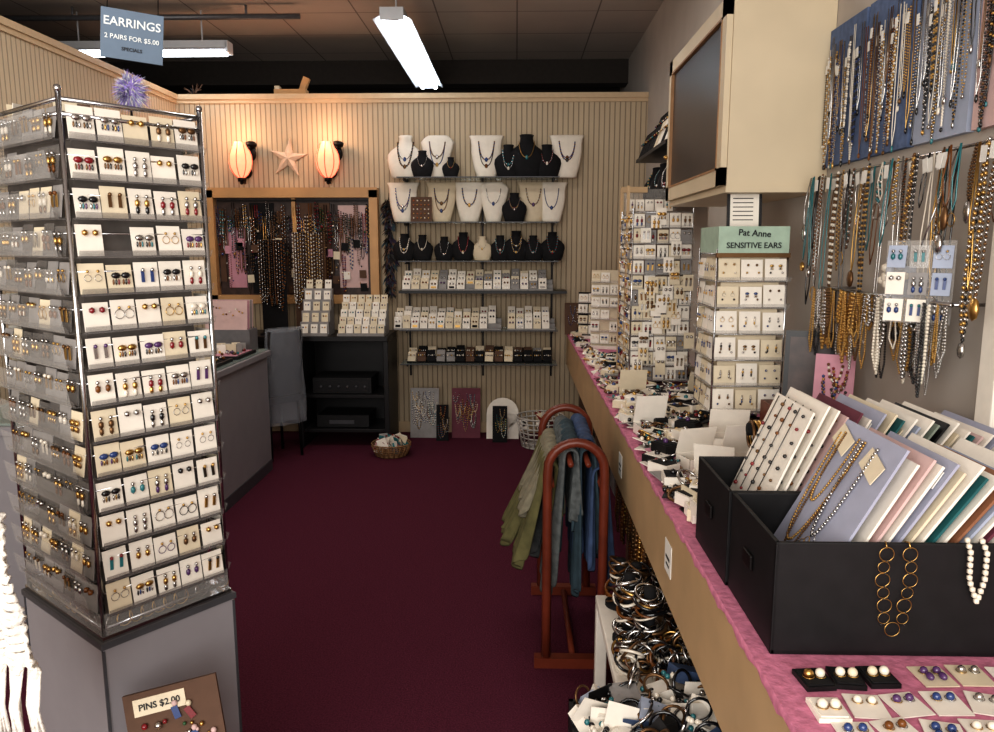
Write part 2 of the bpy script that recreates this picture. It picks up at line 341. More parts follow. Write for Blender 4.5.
card_row('earring_card_row',-.07,.32,6.18,.92,.066,.10,['white_card','white_card','cream_card'],3,.004)
b=MB('ring_pad_row')
for i in range(30):
    x=-.86+(i%15)*.08; rr=i//15; b.M=LRS((x,6.22+rr*.08,.65+rr*.03),(-.3,0,U(-.2,.2))); b.bx(-.034,.034,-.02,.02,.0,U(.07,.10),C('black_velvet','black_velvet','cream_card','brown_board','grey_card'))
    for j in range(4): b.ball((-.024+j*.016,-.024,.05),.008,C('silver','gold','pearl'),S5)
b.M=Matrix(); b.bx(-.9,.3,6.2,6.35,.64,.65,'black_velvet'); b.done()
def leaning(name,x,y,w,h,m,z=0,n=8,mats=None,rz=0,arch=False,lean=-.16):
    b=MB(name); b.M=LRS((x,y,z),(lean,0,rz))
    b.bx(-w/2,w/2,-.006,.006,0,h,m)
    if arch: b.add(cyl(20),m,LRS((0,0,h),(pi/2,0,0),(w/2,w/2,.012)))
    for i in range(n):
        xx=U(-w*.38,w*.38); zz=U(h*.35,h*.95); L=min(U(.04,.12),zz-.01); mm=random.choice(mats or JEW)
        path=[(xx-.02,-.01,zz),(xx-.014,-.01,zz-L*.7),(xx,-.01,zz-L),(xx+.014,-.01,zz-L*.7),(xx+.02,-.01,zz)]
        b.beads(path,.005,[mm,random.choice(JEW)])
    b.done()
leaning('pendant_board',px(424,6.2,.98),6.22,.24,.42,'grey_card',n=30,mats=['silver','white_card','pearl'])
leaning('brooch_board',px(466,6.2,.98),6.22,.24,.42,'board_maroon',n=24,mats=['gold','silver','pale_pink'])
leaning('necklace_board',px(442,6.1,.98),6.12,.10,.3,'black_velvet',n=8)
leaning('arched_jewelry_card',px(503,6.2,.98),6.2,.27,.21,'white_card',n=0,arch=True)
leaning('black_necklace_card',px(500,6.0,.98),6.08,.12,.30,'black_velvet',n=9,mats=['gem_green','silver','gem_teal'])
def basket(x,y,r,h,m,fill,name):
    b=MB(name); b.M=LRS((x,y,0)); n=20
    for k in range(7): zz=.008+h*k/6; rr=r*(.78+.22*k/6); b.ring((0,0,zz),rr,m,(0,0,0),tor(24,4,.035))
    for j in range(n):
        a=2*pi*j/n; b.rod((r*.78*math.cos(a),r*.78*math.sin(a),.005),(r*math.cos(a),r*math.sin(a),h),.006,m,4)
    b.cyl((0,0,.008),r*.78,.008,m,20)
    for i in range(fill):
        a=U(0,2*pi); q=U(0,r*.75); b.box((q*math.cos(a),q*math.sin(a),h*U(.6,1.0)+.02),(.07,.002,.09),C('white_card','gem_red','cream_card','grey_card','white_card','gem_teal'),(U(-.9,.3),U(-.5,.5),U(0,3)))
        b.ball((q*math.cos(a),q*math.sin(a),h*U(.4,.9)),.025,random.choice(JEW),S6)
    b.done()
basket(.20,5.98,.19,.24,'basket_white',14,'laundry_basket'); basket(px(396,5.95,.97)+.01,5.68,.15,.09,'wicker',55,'wicker_basket')
# ---------------------------------------------------------------- framed jewellery case on back wall, sconces, star
b=MB('framed_jewelry_case'); x0,x1,z0,z1=-2.55,-1.16,1.14,2.05; y=6.43
b.bx(x0,x1,y-.02,y,z0,z1,'photo_print')
for a in((x0-.02,x1+.02,z1-.06,z1+.02),(x0-.02,x1+.02,z0-.02,z0+.05),(x0-.02,x0+.05,z0,z1),(x1-.05,x1+.02,z0,z1)): b.bx(a[0],a[1],y-.1,y,a[2],a[3],'pine')
b.bx(-1.86,-1.83,y-.06,y-.02,z0,z1,'pine')
b.bx(-2.42,-2.27,y-.035,y-.02,1.25,1.75,'pink_card'); b.bx(-2.22,-2.02,y-.035,y-.02,1.2,1.95,'black_velvet'); b.bx(-1.8,-1.55,y-.035,y-.02,1.5,1.95,'brown_board'); b.bx(-1.48,-1.24,y-.035,y-.02,1.25,1.93,'pale_pink'); b.bx(-2.5,-2.44,y-.035,y-.02,1.3,1.9,'brown_board')
for i in range(120):
    xx=-2.5+i*.0107; zz=U(1.80,1.96) if i%3 else U(1.5,1.8); L=U(.10,.34); mm=C('gold','silver','gem_black','bronze','gem_black','gem_amber','gem_red','gem_black','bronze','gem_black','gem_blue')
    yy=y-.045-.008*(i%3)
    p=[(xx-.010,yy,zz),(xx-.010,yy,zz-L*.8),(xx,yy,zz-L),(xx+.010,yy,zz-L*.8),(xx+.010,yy,zz)]
    if i%2: b.beads(p,U(.004,.008),[mm,random.choice(JEW)],.015)
    else: b.tube(p,.0035,mm,4)
b.bx(-2.48,-1.22,y-.06,y-.05,1.96,1.975,'iron')
for i in range(34): b.box((U(-2.48,-1.24),y-.066,1.22+U(0,.42)),(.055,.004,.065),C('white_card','cream_card','brown_board','pink_card','black_velvet'),(0,U(-.1,.1),0))
for i in range(90): b.ball((U(-2.48,-1.24),y-.072,1.22+U(0,.62)),U(.006,.012),random.choice(JEW),S5)
b.done()
for x in(-2.24,-1.53):
    b=MB('sconce_lamp'); b.M=LRS((x,6.30,2.14))
    prof=[(0,.02),(.03,.055),(.08,.085),(.13,.095),(.18,.09),(.22,.075),(.26,.058),(.285,.05)]
    b.loft([ring_e(r,r,z,0,16) for z,r in prof],'sconce_glass',caps=False)
    for j in range(8):
        a=2*pi*j/8; b.tube([((r+.002)*math.cos(a),(r+.002)*math.sin(a),z) for z,r in prof],.004,'sconce_rib',4)
    b.cyl((0,0,-.01),.03,.03,'iron',10); b.ball((0,0,-.035),.015,'iron')
    b.tube([(0,.0,-.01),(0,.07,-.03),(0,.11,.03),(.02,.115,.12)],.012,'iron',6)
    b.tube([(.02,.11,.1),(.08,.09,.25),(.10,.02,.27),(.07,-.01,.24)],.02,'iron',6); b.ball((.08,.03,.27),(.05,.05,.03),'iron',S12); b.ball((.07,.05,.2),(.045,.04,.06),'iron',S12)
    b.cyl((0,.122,.06),.05,.016,'iron',16,(pi/2,0,0))
    ob=b.done()
    l=bpy.data.lights.new('sconce_bulb','POINT'); l.color=(1,.58,.36); l.energy=4.5; l.shadow_soft_size=.05
    lo=bpy.data.objects.new('sconce_bulb',l); sc.collection.objects.link(lo); lo.location=(x-.02,6.2,2.50); lo.parent=ob; lo.matrix_parent_inverse=Matrix.Translation(-ob.location)
b=MB('starfish_ornament'); b.M=LRS((-1.88,6.408,2.31),(0,.1,0)); v=[(0,-.035,0)];f=[]
for i in range(10):
    a=pi/2+i*pi/5; r=.16 if i%2==0 else .055; v.append((r*math.cos(a),-.004,r*math.sin(a)))
v+= [(q[0],.02,q[2]) for q in v[1:]]
for i in range(10): k=1+(i+1)%10; f.append((0,1+i,k)); f.append((1+i,11+i,10+k,k))
b.add((v,f),'starfish'); b.done()
b=MB('feather_dreamcatcher'); b.ring((-1.055,6.39,1.9),.06,'brown_board',(pi/2,0,0),TORB)
for i in range(300):
    z=1.98-U(0,.75); a=U(-1,1); p=Vector((-1.055+U(-.02,.02),6.38,z)); q=p+Vector((a*.08*U(.5,1),-.03,-U(.03,.11))); s=Vector((.012,0,.006))
    b.add(([p,(p+q)/2+s,q,(p+q)/2-s],[(0,1,2,3)]),C('feather_dark','iron','iron','gem_black','scarf_teal','brown_board'))
b.tube([(-1.055,6.39,1.97),(-1.055,6.42,2.03)],.004,'iron',4); b.rod((-1.055,6.42,1.86),(-1.055,6.42,1.2),.006,'iron',4); b.done()
b=MB('wooden_crate'); b.bx(-1.98,-1.72,6.42,6.52,PT+.011,PT+.05,'pine'); b.box((-1.74,6.47,PT+.09),(.05,.05,.12),'pine',(0,.4,0)); b.bx(-1.98,-1.94,6.44,6.50,PT+.05,PT+.08,'cream_leather'); b.done()
b=MB('dried_sprig'); 
for i in range(14): a=U(-1.2,1.2); b.tube([(-2.66,6.47,PT+.011),(-2.66+.04*a,6.47,PT+.05),(-2.66+.08*a,6.47+U(-.03,.03),PT+U(.04,.11))],.005,C('iron','brown_board'),4)
b.done()
# ---------------------------------------------------------------- back-left desk and things on it
b=MB('black_desk')
b.bx(-2.62,-1.0,5.85,6.33,.86,.9,'black_paint'); b.bx(-2.62,-2.58,5.87,6.33,0,.86,'black_paint'); b.bx(-1.04,-1.0,5.87,6.33,0,.86,'black_paint'); b.bx(-1.72,-1.69,5.87,6.33,0,.86,'black_paint')
b.bx(-2.6,-1.02,6.29,6.32,.1,.86,'black_paint'); b.bx(-1.7,-1.03,5.9,6.3,.4,.43,'black_paint'); b.bx(-1.7,-1.03,5.9,6.3,.12,.15,'black_paint'); b.done(bevel=.004)
b=MB('stereo_receiver'); b.bx(-1.62,-1.15,5.93,6.25,.435,.56,'black_card'); b.bx(-1.6,-1.17,5.925,5.93,.45,.54,'black_paint')
for i in range(6): b.cyl((-1.55+i*.07,5.92,.49),.010,.015,'laminate_edge',10,(pi/2,0,0))
b.done()
b=MB('video_player'); b.bx(-1.60,-1.18,5.95,6.25,.155,.25,'black_card'); b.bx(-1.5,-1.3,5.945,5.95,.18,.21,'laminate_edge'); b.done()
def stand(name,x,y,z,w,h,board,n,mats,rz=0):
    b=MB(name); b.M=LRS((x,y,z),(0,0,rz)); b.box((0,0,.01),(w,.12,.02),'black_paint'); b.box((0,.02,h/2),(w,.01,h),board); b.rod((-w/2,-.01,h),(w/2,-.01,h),.006,'iron')
    for i in range(n):
        xx=-w/2+w*(i+.5)/n; L=U(h*.5,h*.85); mm=random.choice(mats)
        b.beads([(xx-.01,-.014,h),(xx-.01,-.014,h-L*.85),(xx,-.014,h-L),(xx+.01,-.014,h-L*.85),(xx+.01,-.014,h)],.007,[mm,random.choice(mats)],.015)
    b.done()
stand('necklace_stand',px(270,5.95,1.005),5.98,.9,.2,.74,'black_velvet',10,['gem_black','bronze','silver','gem_black','gem_amber'])
stand('necklace_stand',px(308,6.2,1.01),6.2,.9,.26,.80,'brown_board',12,['silver','pearl','gem_black','gold','bronze'])
def step_rack(name,x0,x1,y,z,rows,h):
    b=MB(name)
    for r in range(rows):
        b.bx(x0,x1,y+r*.05,y+r*.05+.045,z,z+.02+r*h,'grey_card'); n=int((x1-x0)/.06)
        for i in range(n):
            xx=x0+(x1-x0)*(i+.5)/n; b.M=LRS((xx,y+r*.05+.03,z+.02+r*h),(-.2,0,0)); b.bx(-.026,.026,-.003,.003,0,.07,C('white_card','cream_card'))
            for s in(-1,1): b.ball((s*.01,-.006,.045),.007,random.choice(JEW),S5)
            b.M=Matrix()
    b.done()
step_rack('stepped_earring_display',-1.40,-1.03,5.88,.9,5,.055)
step_rack('earring_card_stand',px(297,5.9,1.0),px(326,5.9,1.0),5.88,.9,5,.085)
# plastic covered chair
b=MB('plastic_covered_chair'); b.M=LRS((-1.84,5.66,0),(0,0,-2.3))
for sx in(-.13,.13):
    for sy in(-.14,.14): b.rod((sx,sy,0),(sx*.9,sy*.9,.44),.011,'iron',8)
b.box((0,0,.46),(.30,.32,.05),'chair_grey')
for sx in(-.13,.13): b.rod((sx,.14,.44),(sx,.18,.98),.012,'iron',8)
b.loft([[(-.14+.28*j/10,.165+.03*math.sin(pi*j/10),z) for j in range(11)] for z in (.5,.6,.7,.85,.97)],'chair_grey',closed=False)
rr=[]
for k in range(9):
    z=1.0-.72*k/8; q=.15+.01*k/8; rr.append([((q+.010*math.sin(5*a+k))*math.cos(a),.16+(.045+.02*k/8)*math.sin(a)+.008*math.sin(9*a+2*k),z) for a in [2*pi*j/36 for j in range(36)]])
b.loft(rr,'plastic_film',caps=False); b.done()
# ---------------------------------------------------------------- left counter
b=MB('display_counter'); b.bx(-2.35,-1.76,3.0,5.28,0,.83,'laminate_grey'); b.bx(-2.38,-1.74,2.97,5.31,.83,.868,'laminate_grey'); b.bx(-2.36,-1.755,2.99,5.29,.868,.88,'glass_shelf'); b.bx(-1.762,-1.755,3.0,5.28,0,.08,'laminate_edge')
b.done(bevel=.003)
b=MB('jewelry_tray')
for i,(x,y) in enumerate(((-1.89,4.92),(-1.90,4.52),(-1.92,4.12),(-2.2,4.6),(-1.95,3.7))):
    b.bx(x-.12,x+.12,y-.17,y+.17,.881,.90,'black_card'); b.bx(x-.10,x+.10,y-.15,y+.15,.90,.903,C('black_velvet','pink_card','white_card'))
    for j in range(40): b.ball((x+U(-.09,.09),y+U(-.13,.13),.912),.011,random.choice(JEW),S5)
    for j in range(9): b.box((x+U(-.08,.08),y+U(-.1,.1),.93),(.055,.002,.06),C('white_card','cream_card','grey_card'),(U(-.6,0),0,U(-.5,.5)))
b.done()
b=MB('card_file_box'); b.bx(-2.16,-1.82,5.12,5.28,.881,1.03,'tray_grey'); b.bx(-2.14,-1.84,5.13,5.27,1.03,1.04,'ink')
for i in range(5): b.box((-1.98,5.14+i*.028,1.13),(.29,.004,.20),C('pink_card','grey_card','pale_pink'),(-.12,0,0))
for j in range(12): b.ball((-2.1+j*.022,5.11,1.16+U(-.04,.04)),.007,random.choice(JEW),S5)
b.done()
# ---------------------------------------------------------------- right counter
CX=.44; CZ=.88
b=MB('long_display_counter')
b.bx(CX,XR-.005,.2,6.40,CZ-.035,CZ-.006,'tan_wood'); b.bx(CX-.012,CX+.012,.2,6.40,CZ-.27,CZ-.006,'tan_wood')
b.bx(XR-.03,XR-.005,.2,6.4,0,CZ-.035,'brown_board')
for y in(.3,1.4,3.5,5.0,6.3): b.bx(CX+.1,CX+.17,y-.035,y+.035,0,CZ-.035,'brown_board')
b.bx(CX-.016,XR-.006,.2,6.40,CZ-.006,CZ-.001,'pink_cloth')
rr=[]
for i in range(240):
    y=.2+6.2*i/239; d=.012+.005*math.sin(i*.9)+.004*math.sin(i*2.3); rr.append([(CX-.016,y,CZ-.001),(CX-.019,y,CZ-.006),(CX-.017,y,CZ-.006-d)])
b.loft(rr,'pink_cloth',closed=False,caps=False)
for y,z in((3.0,.72),(2.02,.74),(1.2,.70)): b.box((CX-.0135,y,z),(.002,.085,.09),'tag_paper'); b.box((CX-.015,y,z),(.001,.05,.008),'ink'); b.box((CX-.015,y,z-.02),(.001,.04,.006),'ink')
b.done()
b=MB('storage_carton')
for i in range(9):
    y=3.7+i*.29; b.bx(.64,.98,y-.12,y+.12,.0,.15+U(.2,.35),C('black_card','brown_board','tray_grey'))
b.done()
# ---- cabinet
b=MB('hanging_cabinet'); x0,x1,y0,y1,z0,z1=.72,XR,2.69,3.66,1.80,2.43
b.bx(x0,x1-.002,y0,y1,z0,z1,'cabinet_wood'); b.bx(x0-.005,x1-.002,y0-.01,y1+.005,z0-.02,z0,'cabinet_wood')
x=x0-.022
for a in((y0+.005,y0+.065,z0+.005,z1-.01),(y1-.065,y1-.005,z0+.005,z1-.01),(y0+.005,y1-.005,z0+.005,z0+.065),(y0+.005,y1-.005,z1-.07,z1-.01)): b.bx(x,x0-.001,a[0],a[1],a[2],a[3],'cabinet_wood')
b.bx(x+.01,x0-.001,y0+.06,y1-.06,z0+.06,z1-.06,'dark_glass')
for a in((y0+.060,y0+.068,z0+.06,z1-.065),(y1-.068,y1-.060,z0+.06,z1-.065),(y0+.06,y1-.06,z0+.060,z0+.068),(y0+.06,y1-.06,z1-.073,z1-.065)): b.bx(x-.003,x+.011,a[0],a[1],a[2],a[3],'wood_rail')
b.ball((x-.012,y1-.04,z0+.2),.010,'gold'); b.done()
# ---- necklace panels on right wall
b=MB('necklace_panel')
for (ya,yb,m,ms) in((2.42,2.685,'blue_velvet',['silver','silver','gold','pearl','gem_blue','bronze','gem_black']),(2.12,2.40,'blue_velvet',['gold','silver','bronze','pearl','silver','gem_amber']),(1.85,2.10,'pale_blue',['silver','gem_black','pearl','silver','gold']),(1.45,1.83,'pale_pink',['gold','bronze','gem_black','silver'])):
    b.bx(XR-.02,XR-.001,ya,yb,1.86,2.30,m); n=int((yb-ya-.01)/.0125)
    for i in range(n):
        y=ya+.010+i*.0125+U(-.005,.005); zt=2.25-.05*(i%2)+U(-.03,.02)
        L=min(U(.18,.38),zt-1.865); mm=random.choice(ms); X=XR-.026-.005*(i%3); wd=U(.002,.010); sk=U(-.012,.012)
        p=[(X,y-wd,zt),(X,y-wd+sk*.6,zt-L*.6),(X,y-wd*.8+sk,zt-L*.88),(X,y+sk,zt-L),(X,y+wd*.8+sk,zt-L*.88),(X,y+wd+sk*.5,zt-L*.5),(X,y+wd,zt)]
        if i%2==0: b.tube(p,U(.001,.0016),mm,4)
        else: b.beads(p,U(.002,.0038),[mm,mm,random.choice(ms)],.0072)
        if i%2: b.box((X-.003,y,zt-U(.0,.04)),(.001,.013,.028),'tag_paper',(U(-.2,.2),0,0))
        b.ball((X,y+sk,zt-L-.008),(.004,U(.004,.008),U(.006,.013)),random.choice(ms+['gem_teal','gem_black']),S5)
b.done()
b=MB('hanging_necklace_rail')
X=XR-.05
b.rod((X,1.4,1.82),(X,2.62,1.82),.004,'chrome')
for y in(1.42,2.0,2.6): b.rod((X,y,1.82),(XR,y,1.82),.004,'chrome')
y=1.46
while y<2.6:
    L=U(.10,.44); w=U(.008,.026); mm=C('gem_black','gold','silver','bronze','gem_black','silver','pearl','gem_amber','silver','brown_board','gem_teal'); xx=X-U(0,.05); sk=U(-.025,.025)
    p=[(xx,y,1.82),(xx-.008,y-w*.7+sk*.4,1.82-L*.5),(xx-.008,y-w*.6+sk*.8,1.82-L*.85),(xx-.008,y+sk,1.82-L),(xx-.008,y+w*.6+sk*.8,1.82-L*.85),(xx-.008,y+w*.7+sk*.3,1.82-L*.5),(xx,y+.002,1.82)]
    if random.random()<.6: b.tube(p,U(.0014,.0024),mm,4)
    else: b.beads(p,U(.003,.0055),[mm,random.choice(['silver','gold','bronze','gem_black','silver'])])
    q=random.random()
    if q<.45: b.ball((xx-.01,y+sk,1.82-L-.022),(.007,U(.010,.02),U(.016,.03)),C('silver','gem_teal','gold','bronze','silver','gem_black'),S6)
    elif q<.65: b.ring((xx-.01,y+sk,1.82-L-.02),U(.014,.024),C('silver','gold'),(0,pi/2,0))
    if random.random()<.6: b.box((xx-.01,y,1.79),(.001,.022,.034),'tag_paper',(U(-.3,.3),0,0))
    y+=U(.011,.028)
b.done()
b=MB('bulk_chain_rack'); X=.96
b.rod((X,1.70,1.47),(X,2.42,1.47),.005,'chrome',8)
for y in(1.71,2.41): b.rod((X,y,1.47),(XR,y,1.47),.004,'chrome',8)
y=1.72
while y<2.4:
    L=U(.07,.22); mm=C('gold','gold','silver','bronze','gold') if 2.08<y<2.34 else C('silver','pearl','silver','silver','gem_black','gold','silver'); xx=X+U(-.025,.025); w=U(.006,.02); sk=U(-.012,.012)
    p=[(xx-.008,y,1.47-.005),(xx-.010,y-w+sk*.7,1.47-L*.8),(xx-.008,y+sk,1.47-L),(xx-.010,y+w+sk*.7,1.47-L*.8),(xx-.008,y+.004,1.47)]
    b.beads(p,U(.0025,.006),[mm,mm]); y+=.0075
b.done()
b=MB('blue_card_display'); b.M=LRS((.935,1.80,1.42),(0,0,-.7),(.8,.8,.8))
b.bx(-.09,.09,0,.004,0,.24,'acrylic_clear')
for r in range(3):
    for c in range(3): ecard(b,-.06+c*.06,.005+r*.078,.05,.065,C('pale_blue','white_card','acrylic_clear','grey_card'),1.3,['gem_blue','silver','gem_teal'],-.006)
b.M=Matrix(); b.rod((.935,1.80,1.60),(1.01,1.82,1.82),.002,'chrome'); b.done()
b=MB('hanging_pouch'); b.M=LRS((.97,1.95,1.50)); b.box((0,0,.0),(.03,.08,.10),'pale_blue'); 
for i in range(30): b.ball((-.02+U(-.01,.01),U(-.045,.045),U(.0,.07)),.012,C('pale_blue','white_card','pearl'),S5)
b.done()
b=MB('white_display_upright'); b.bx(1.026,1.058,1.63,1.69,1.12,1.80,'white_card'); b.bx(1.03,1.058,1.62,1.70,1.10,1.12,'grey_card'); b.bx(1.024,1.058,1.625,1.695,1.80,1.812,'grey_card'); b.done(bevel=.003)
b=MB('wooden_riser'); b.bx(.84,1.03,2.16,2.58,CZ,1.08,'cherry_wood'); b.done(bevel=.003)
b=MB('framed_photo'); b.M=LRS((.935,2.42,1.081),(-.1,0,-.4)); b.bx(-.075,.075,0,.015,0,.25,'black_paint'); b.bx(-.06,.06,-.003,0,.02,.23,'photo_print'); b.done()
leaning('pink_earring_card',.94,2.24,.11,.2,'pink_card',z=1.081,n=6,rz=-.5)
# ---- spinner racks on counter
def spinner(name,x0,x1,y0,y1,zb,z0,z1,rows,cx_,cy_,cards,k,mats,pedestal,ch=.86):
    b=MB(name); xm,ym=(x0+x1)/2,(y0+y1)/2
    b.cyl((xm,ym,zb+.012),.10,.024,'chrome',24); b.cyl((xm,ym,(zb+z1)/2),.012,z1-zb,'chrome',10)
    b.bx(x0+.02,x1-.02,y0+.02,y1-.02,z0,z1-.01,pedestal)
    for x in(x0,x1):
        for y in(y0,y1): b.rod((x,y,z0-.02),(x,y,z1+.02),.004,'chrome'); 
    for i in range(rows+1):
        z=z0+(z1-z0)*i/rows
        for a,c in(((x0,y0,z),(x1,y0,z)),((x0,y1,z),(x1,y1,z)),((x0,y0,z),(x0,y1,z)),((x1,y0,z),(x1,y1,z))): b.rod(a,c,.0025,'chrome',4)
    b.M=LRS((x0,y0,0)); grid(b,x1-x0,z0,z1,rows,cx_,cards,k,mats,'acrylic_clear',1,ch)
    b.M=LRS((x0,y1,0),(0,0,-pi/2)); grid(b,y1-y0,z0,z1,rows,cy_,cards,k,mats,'acrylic_clear',1,ch)
    b.M=LRS((x1,y0,0),(0,0,pi/2)); grid(b,y1-y0,z0,z1,rows,cy_,cards,k,mats,'acrylic_clear',1,ch)
    b.M=LRS((x1,y1,0),(0,0,pi)); grid(b,x1-x0,z0,z1,rows,cx_,cards,k,mats,'acrylic_clear',1,ch)
    b.M=Matrix(); return b
MET=['gold','silver','gold','silver','pearl','gem_blue','bronze','gem_black']
b=spinner('earring_spinner_rack',.69,.93,2.65,2.90,CZ,1.02,1.57,6,3,3,['white_card','cream_card','white_card'],.8,MET,'cream_leather')
for r in range(6):
    for c in range(3):
        for q in range(2): b.ball((.69+.04+c*.08-.02+q*.04,2.638,1.02+r*.0917+.03),.004,random.choice(MET),S5)
b.bx(.69,.93,2.645,2.65,1.575,1.665,'sign_green'); b.bx(.69,.694,2.65,2.9,1.575,1.665,'sign_green'); b.bx(.685,.935,2.64,2.66,1.56,1.575,'bronze')
sp=b.done()
text(sp,'lettering_1','SENSITIVE EARS',.027,LRS((.81,2.642,1.592))@TXT,'ink'); text(sp,'lettering_2','Pat Anne',.03,LRS((.81,2.642,1.632),(0,.06,0))@TXT,'ink')
b=spinner('earring_spinner_rack',.57,.86,3.78,4.18,CZ,.93,1.76,11,5,6,['white_card','cream_card','white_card','cream_card','white_card','grey_card'],1.35,['gold','gold','silver','silver','bronze','gem_black','pearl','gem_red','gem_blue'],'brown_board',.95)
b.bx(.562,.575,4.18,4.22,.9,1.9,'tan_wood'); b.bx(.58,.86,4.19,4.2,1.76,1.9,'acrylic_clear'); b.bx(.565,.70,4.17,4.21,1.88,1.91,'tan_wood'); b.bx(.562,.575,3.95,3.98,.9,1.9,'tan_wood')
for i in range(5): ecard(b,.60+i*.05,1.78,.045,.06,'white_card',1,None,4.1)
for i in range(30): ecard(b,.58+U(0,.28),U(.95,1.70),.05,U(.06,.09),C('white_card','cream_card'),1.5,['gold','silver','bronze'],3.76-U(0,.012))
b.done()
b=MB('price_sign_stand'); b.M=LRS((.80,2.75,1.60),(-.1,0,-.05)); b.bx(-.05,.055,-.003,.003,0,.185,'white_card'); b.bx(-.055,-.045,-.005,.005,-.0,.19,'black_paint'); b.bx(-.05,.06,-.005,.005,.18,.19,'black_paint'); b.bx(.055,.065,-.005,.005,0,.19,'black_paint'); 
for i in range(6): b.box((0,-.004,.09+i*.015),(.07,.001,.003),'ink')
b.done()
# ---- rack of leaning cards above counter (far)
b=MB('card_rack_shelf')
b.bx(.82,XR-.002,4.35,5.4,2.16,2.18,'black_paint'); b.bx(.80,XR-.002,4.3,5.5,1.85,1.87,'black_paint'); b.bx(1.03,XR-.002,4.35,5.4,1.87,2.16,'black_velvet')
for r in range(2):
    for i in range(9):
        y=4.4+i*.115; b.box((.86+r*.09,y,2.26+r*.12),(.004,.10,.16),C('white_card','black_velvet','cream_card','black_velvet'),(0,.35,0))
        for j in range(4): b.ball((.85+r*.09,y-.03+j*.02,2.27+r*.12),.008,random.choice(JEW),S5)
b.bx(.95,XR-.002,4.35,5.4,2.18,2.27,'black_paint')
b.done()
for i in range(4): bust(.90,4.42+i*.26,1.872,.24,'black_velvet',BJ,-1.1)
def easel(name,x,y,w,h,rows,m,rz=-.3):
    b=MB(name); b.M=LRS((x,y,CZ),(0,0,rz)); b.box((0,.04,.01),(w,.14,.02),'white_card'); b.bx(-w/2,w/2,.03,.04,0,h,m)
    b.M=LRS((x,y,CZ),(0,0,rz))@LRS((-w/2,.02,0)); grid(b,w,.03,h,rows,max(2,int(w/.055)),['white_card','cream_card','white_card'],1.2,None,'acrylic_clear',.9); b.done()
easel('earring_card_easel',.62,5.35,.2,.55,6,'cream_leather',-.3); easel('earring_card_easel',.85,5.6,.2,.75,8,'brown_board',-.3); easel('earring_card_easel',.86,4.85,.26,.72,8,'black_velvet',-.3); easel('earring_card_easel',.56,5.95,.16,.36,4,'black_velvet')
leaning('brown_pendant_board',.50,6.2,.2,.26,'brown_board',z=CZ,n=8)
# ---- scattered stock on counter
TR=[(.53,2.86),(.56,3.16),(.55,3.48),(.74,3.3),(.86,3.42),(.53,4.42),(.72,4.5)]
def free(x,y):
    if y<1.88: return False
    if .66<x<1.0 and 2.6<y<2.95: return False
    if .80<x and 2.12<y<2.65: return False
    if .52<x<.92 and 3.7<y<4.25: return False
    if y>4.75 and x>.50: return False
    if y<2.62 and x>.53: return False
    if any(abs(x-a)<.075 and abs(y-c)<.07 for a,c in TR): return False
    return True
b=MB('scattered_jewelry_cards')
D=['gold','silver','silver','gold','bronze','gem_black','gem_blue','gem_red','gem_purple','pearl','gem_teal','gem_black']
for i in range(1700):
    y=1.90+(6.2-1.90)*random.random()**1.2; x=U(.465,.96)
    if not free(x,y): continue
    hz=U(0,.04)*(1 if x>.5 else .4); z=CZ+.001+hz; r=random.random(); 
    if r<.46:
        b.box((x,y,z+.006),(U(.05,.10),U(.05,.09),.003),C('white_card','cream_card','white_card','pink_card','grey_card','black_card','white_card'),(U(-.35,.35),U(-.3,.3),U(0,3)))
        for s in(-1,1): b.ball((x+s*.012,y,z+.018),.009,random.choice(D),S5)
    elif r<.6:
        mm=random.choice(D); c=U(.025,.045)
        b.beads([(x+c*math.cos(t*.5),y+c*math.sin(t*.5),z+.006) for t in range(14)],U(.004,.009),[mm,random.choice(D)])
    elif r<.70: b.ring((x,y,z+.01),U(.028,.036),C('gold','silver','gem_black','bronze','silver'),(U(-.5,.5),U(-.5,.5),0),TORB)
    elif r<.86:
        a=U(0,3); b.box((x,y,z+.014),(.08,.06,.032),C('white_card','black_card','cream_card','white_card'),(0,0,a)); b.box((x,y,z+.031),(.065,.05,.003),C('black_velvet','white_card','cream_card'),(0,0,a)); b.ball((x,y,z+.036),.011,random.choice(D),S5)
    else:
        for k in range(12): b.ball((x+U(-.03,.03),y+U(-.03,.03),z+.006),.008,random.choice(D),S5)
b.done()
def openbox(name,x,y,z,w,d,h,m,rz,lid=True,inner='black_velvet'):
    b=MB(name); b.M=LRS((x,y,z),(0,0,rz)); t=.003
    b.bx(-w/2,w/2,-d/2,d/2,0,t,m)
    for a in((-w/2,-w/2+t,-d/2,d/2),(w/2-t,w/2,-d/2,d/2),(-w/2,w/2,-d/2,-d/2+t),(-w/2,w/2,d/2-t,d/2)): b.bx(a[0],a[1],a[2],a[3],0,h,m)
    b.bx(-w/2+t,w/2-t,-d/2+t,d/2-t,t,h*.45,inner)
    if lid: b.M=b.M@LRS((0,d/2,h),(1.9-pi/2,0,0)); b.bx(-w/2,w/2,0,t,0,d,m)
    return b
for i,(x,y) in enumerate(TR):
    rz=U(-.3,.3); b=openbox('bracelet_tray',x,y,CZ,.125,.115,.04,C('white_card','cream_card','white_card'),rz,lid=i%2==0,inner=C('pink_card','white_card','black_velvet'))
    b.M=LRS((x,y,CZ),(0,0,rz))
    for k in range(30): b.ball((U(-.05,.05),U(-.045,.045),.03+U(0,.012)),.009,random.choice(D),S5)
    for k in range(3): b.ring((U(-.03,.03),U(-.03,.03),.045),.026,C('gold','silver','bronze'),(U(-.4,.4),U(-.4,.4),0),TORB)
    b.done()
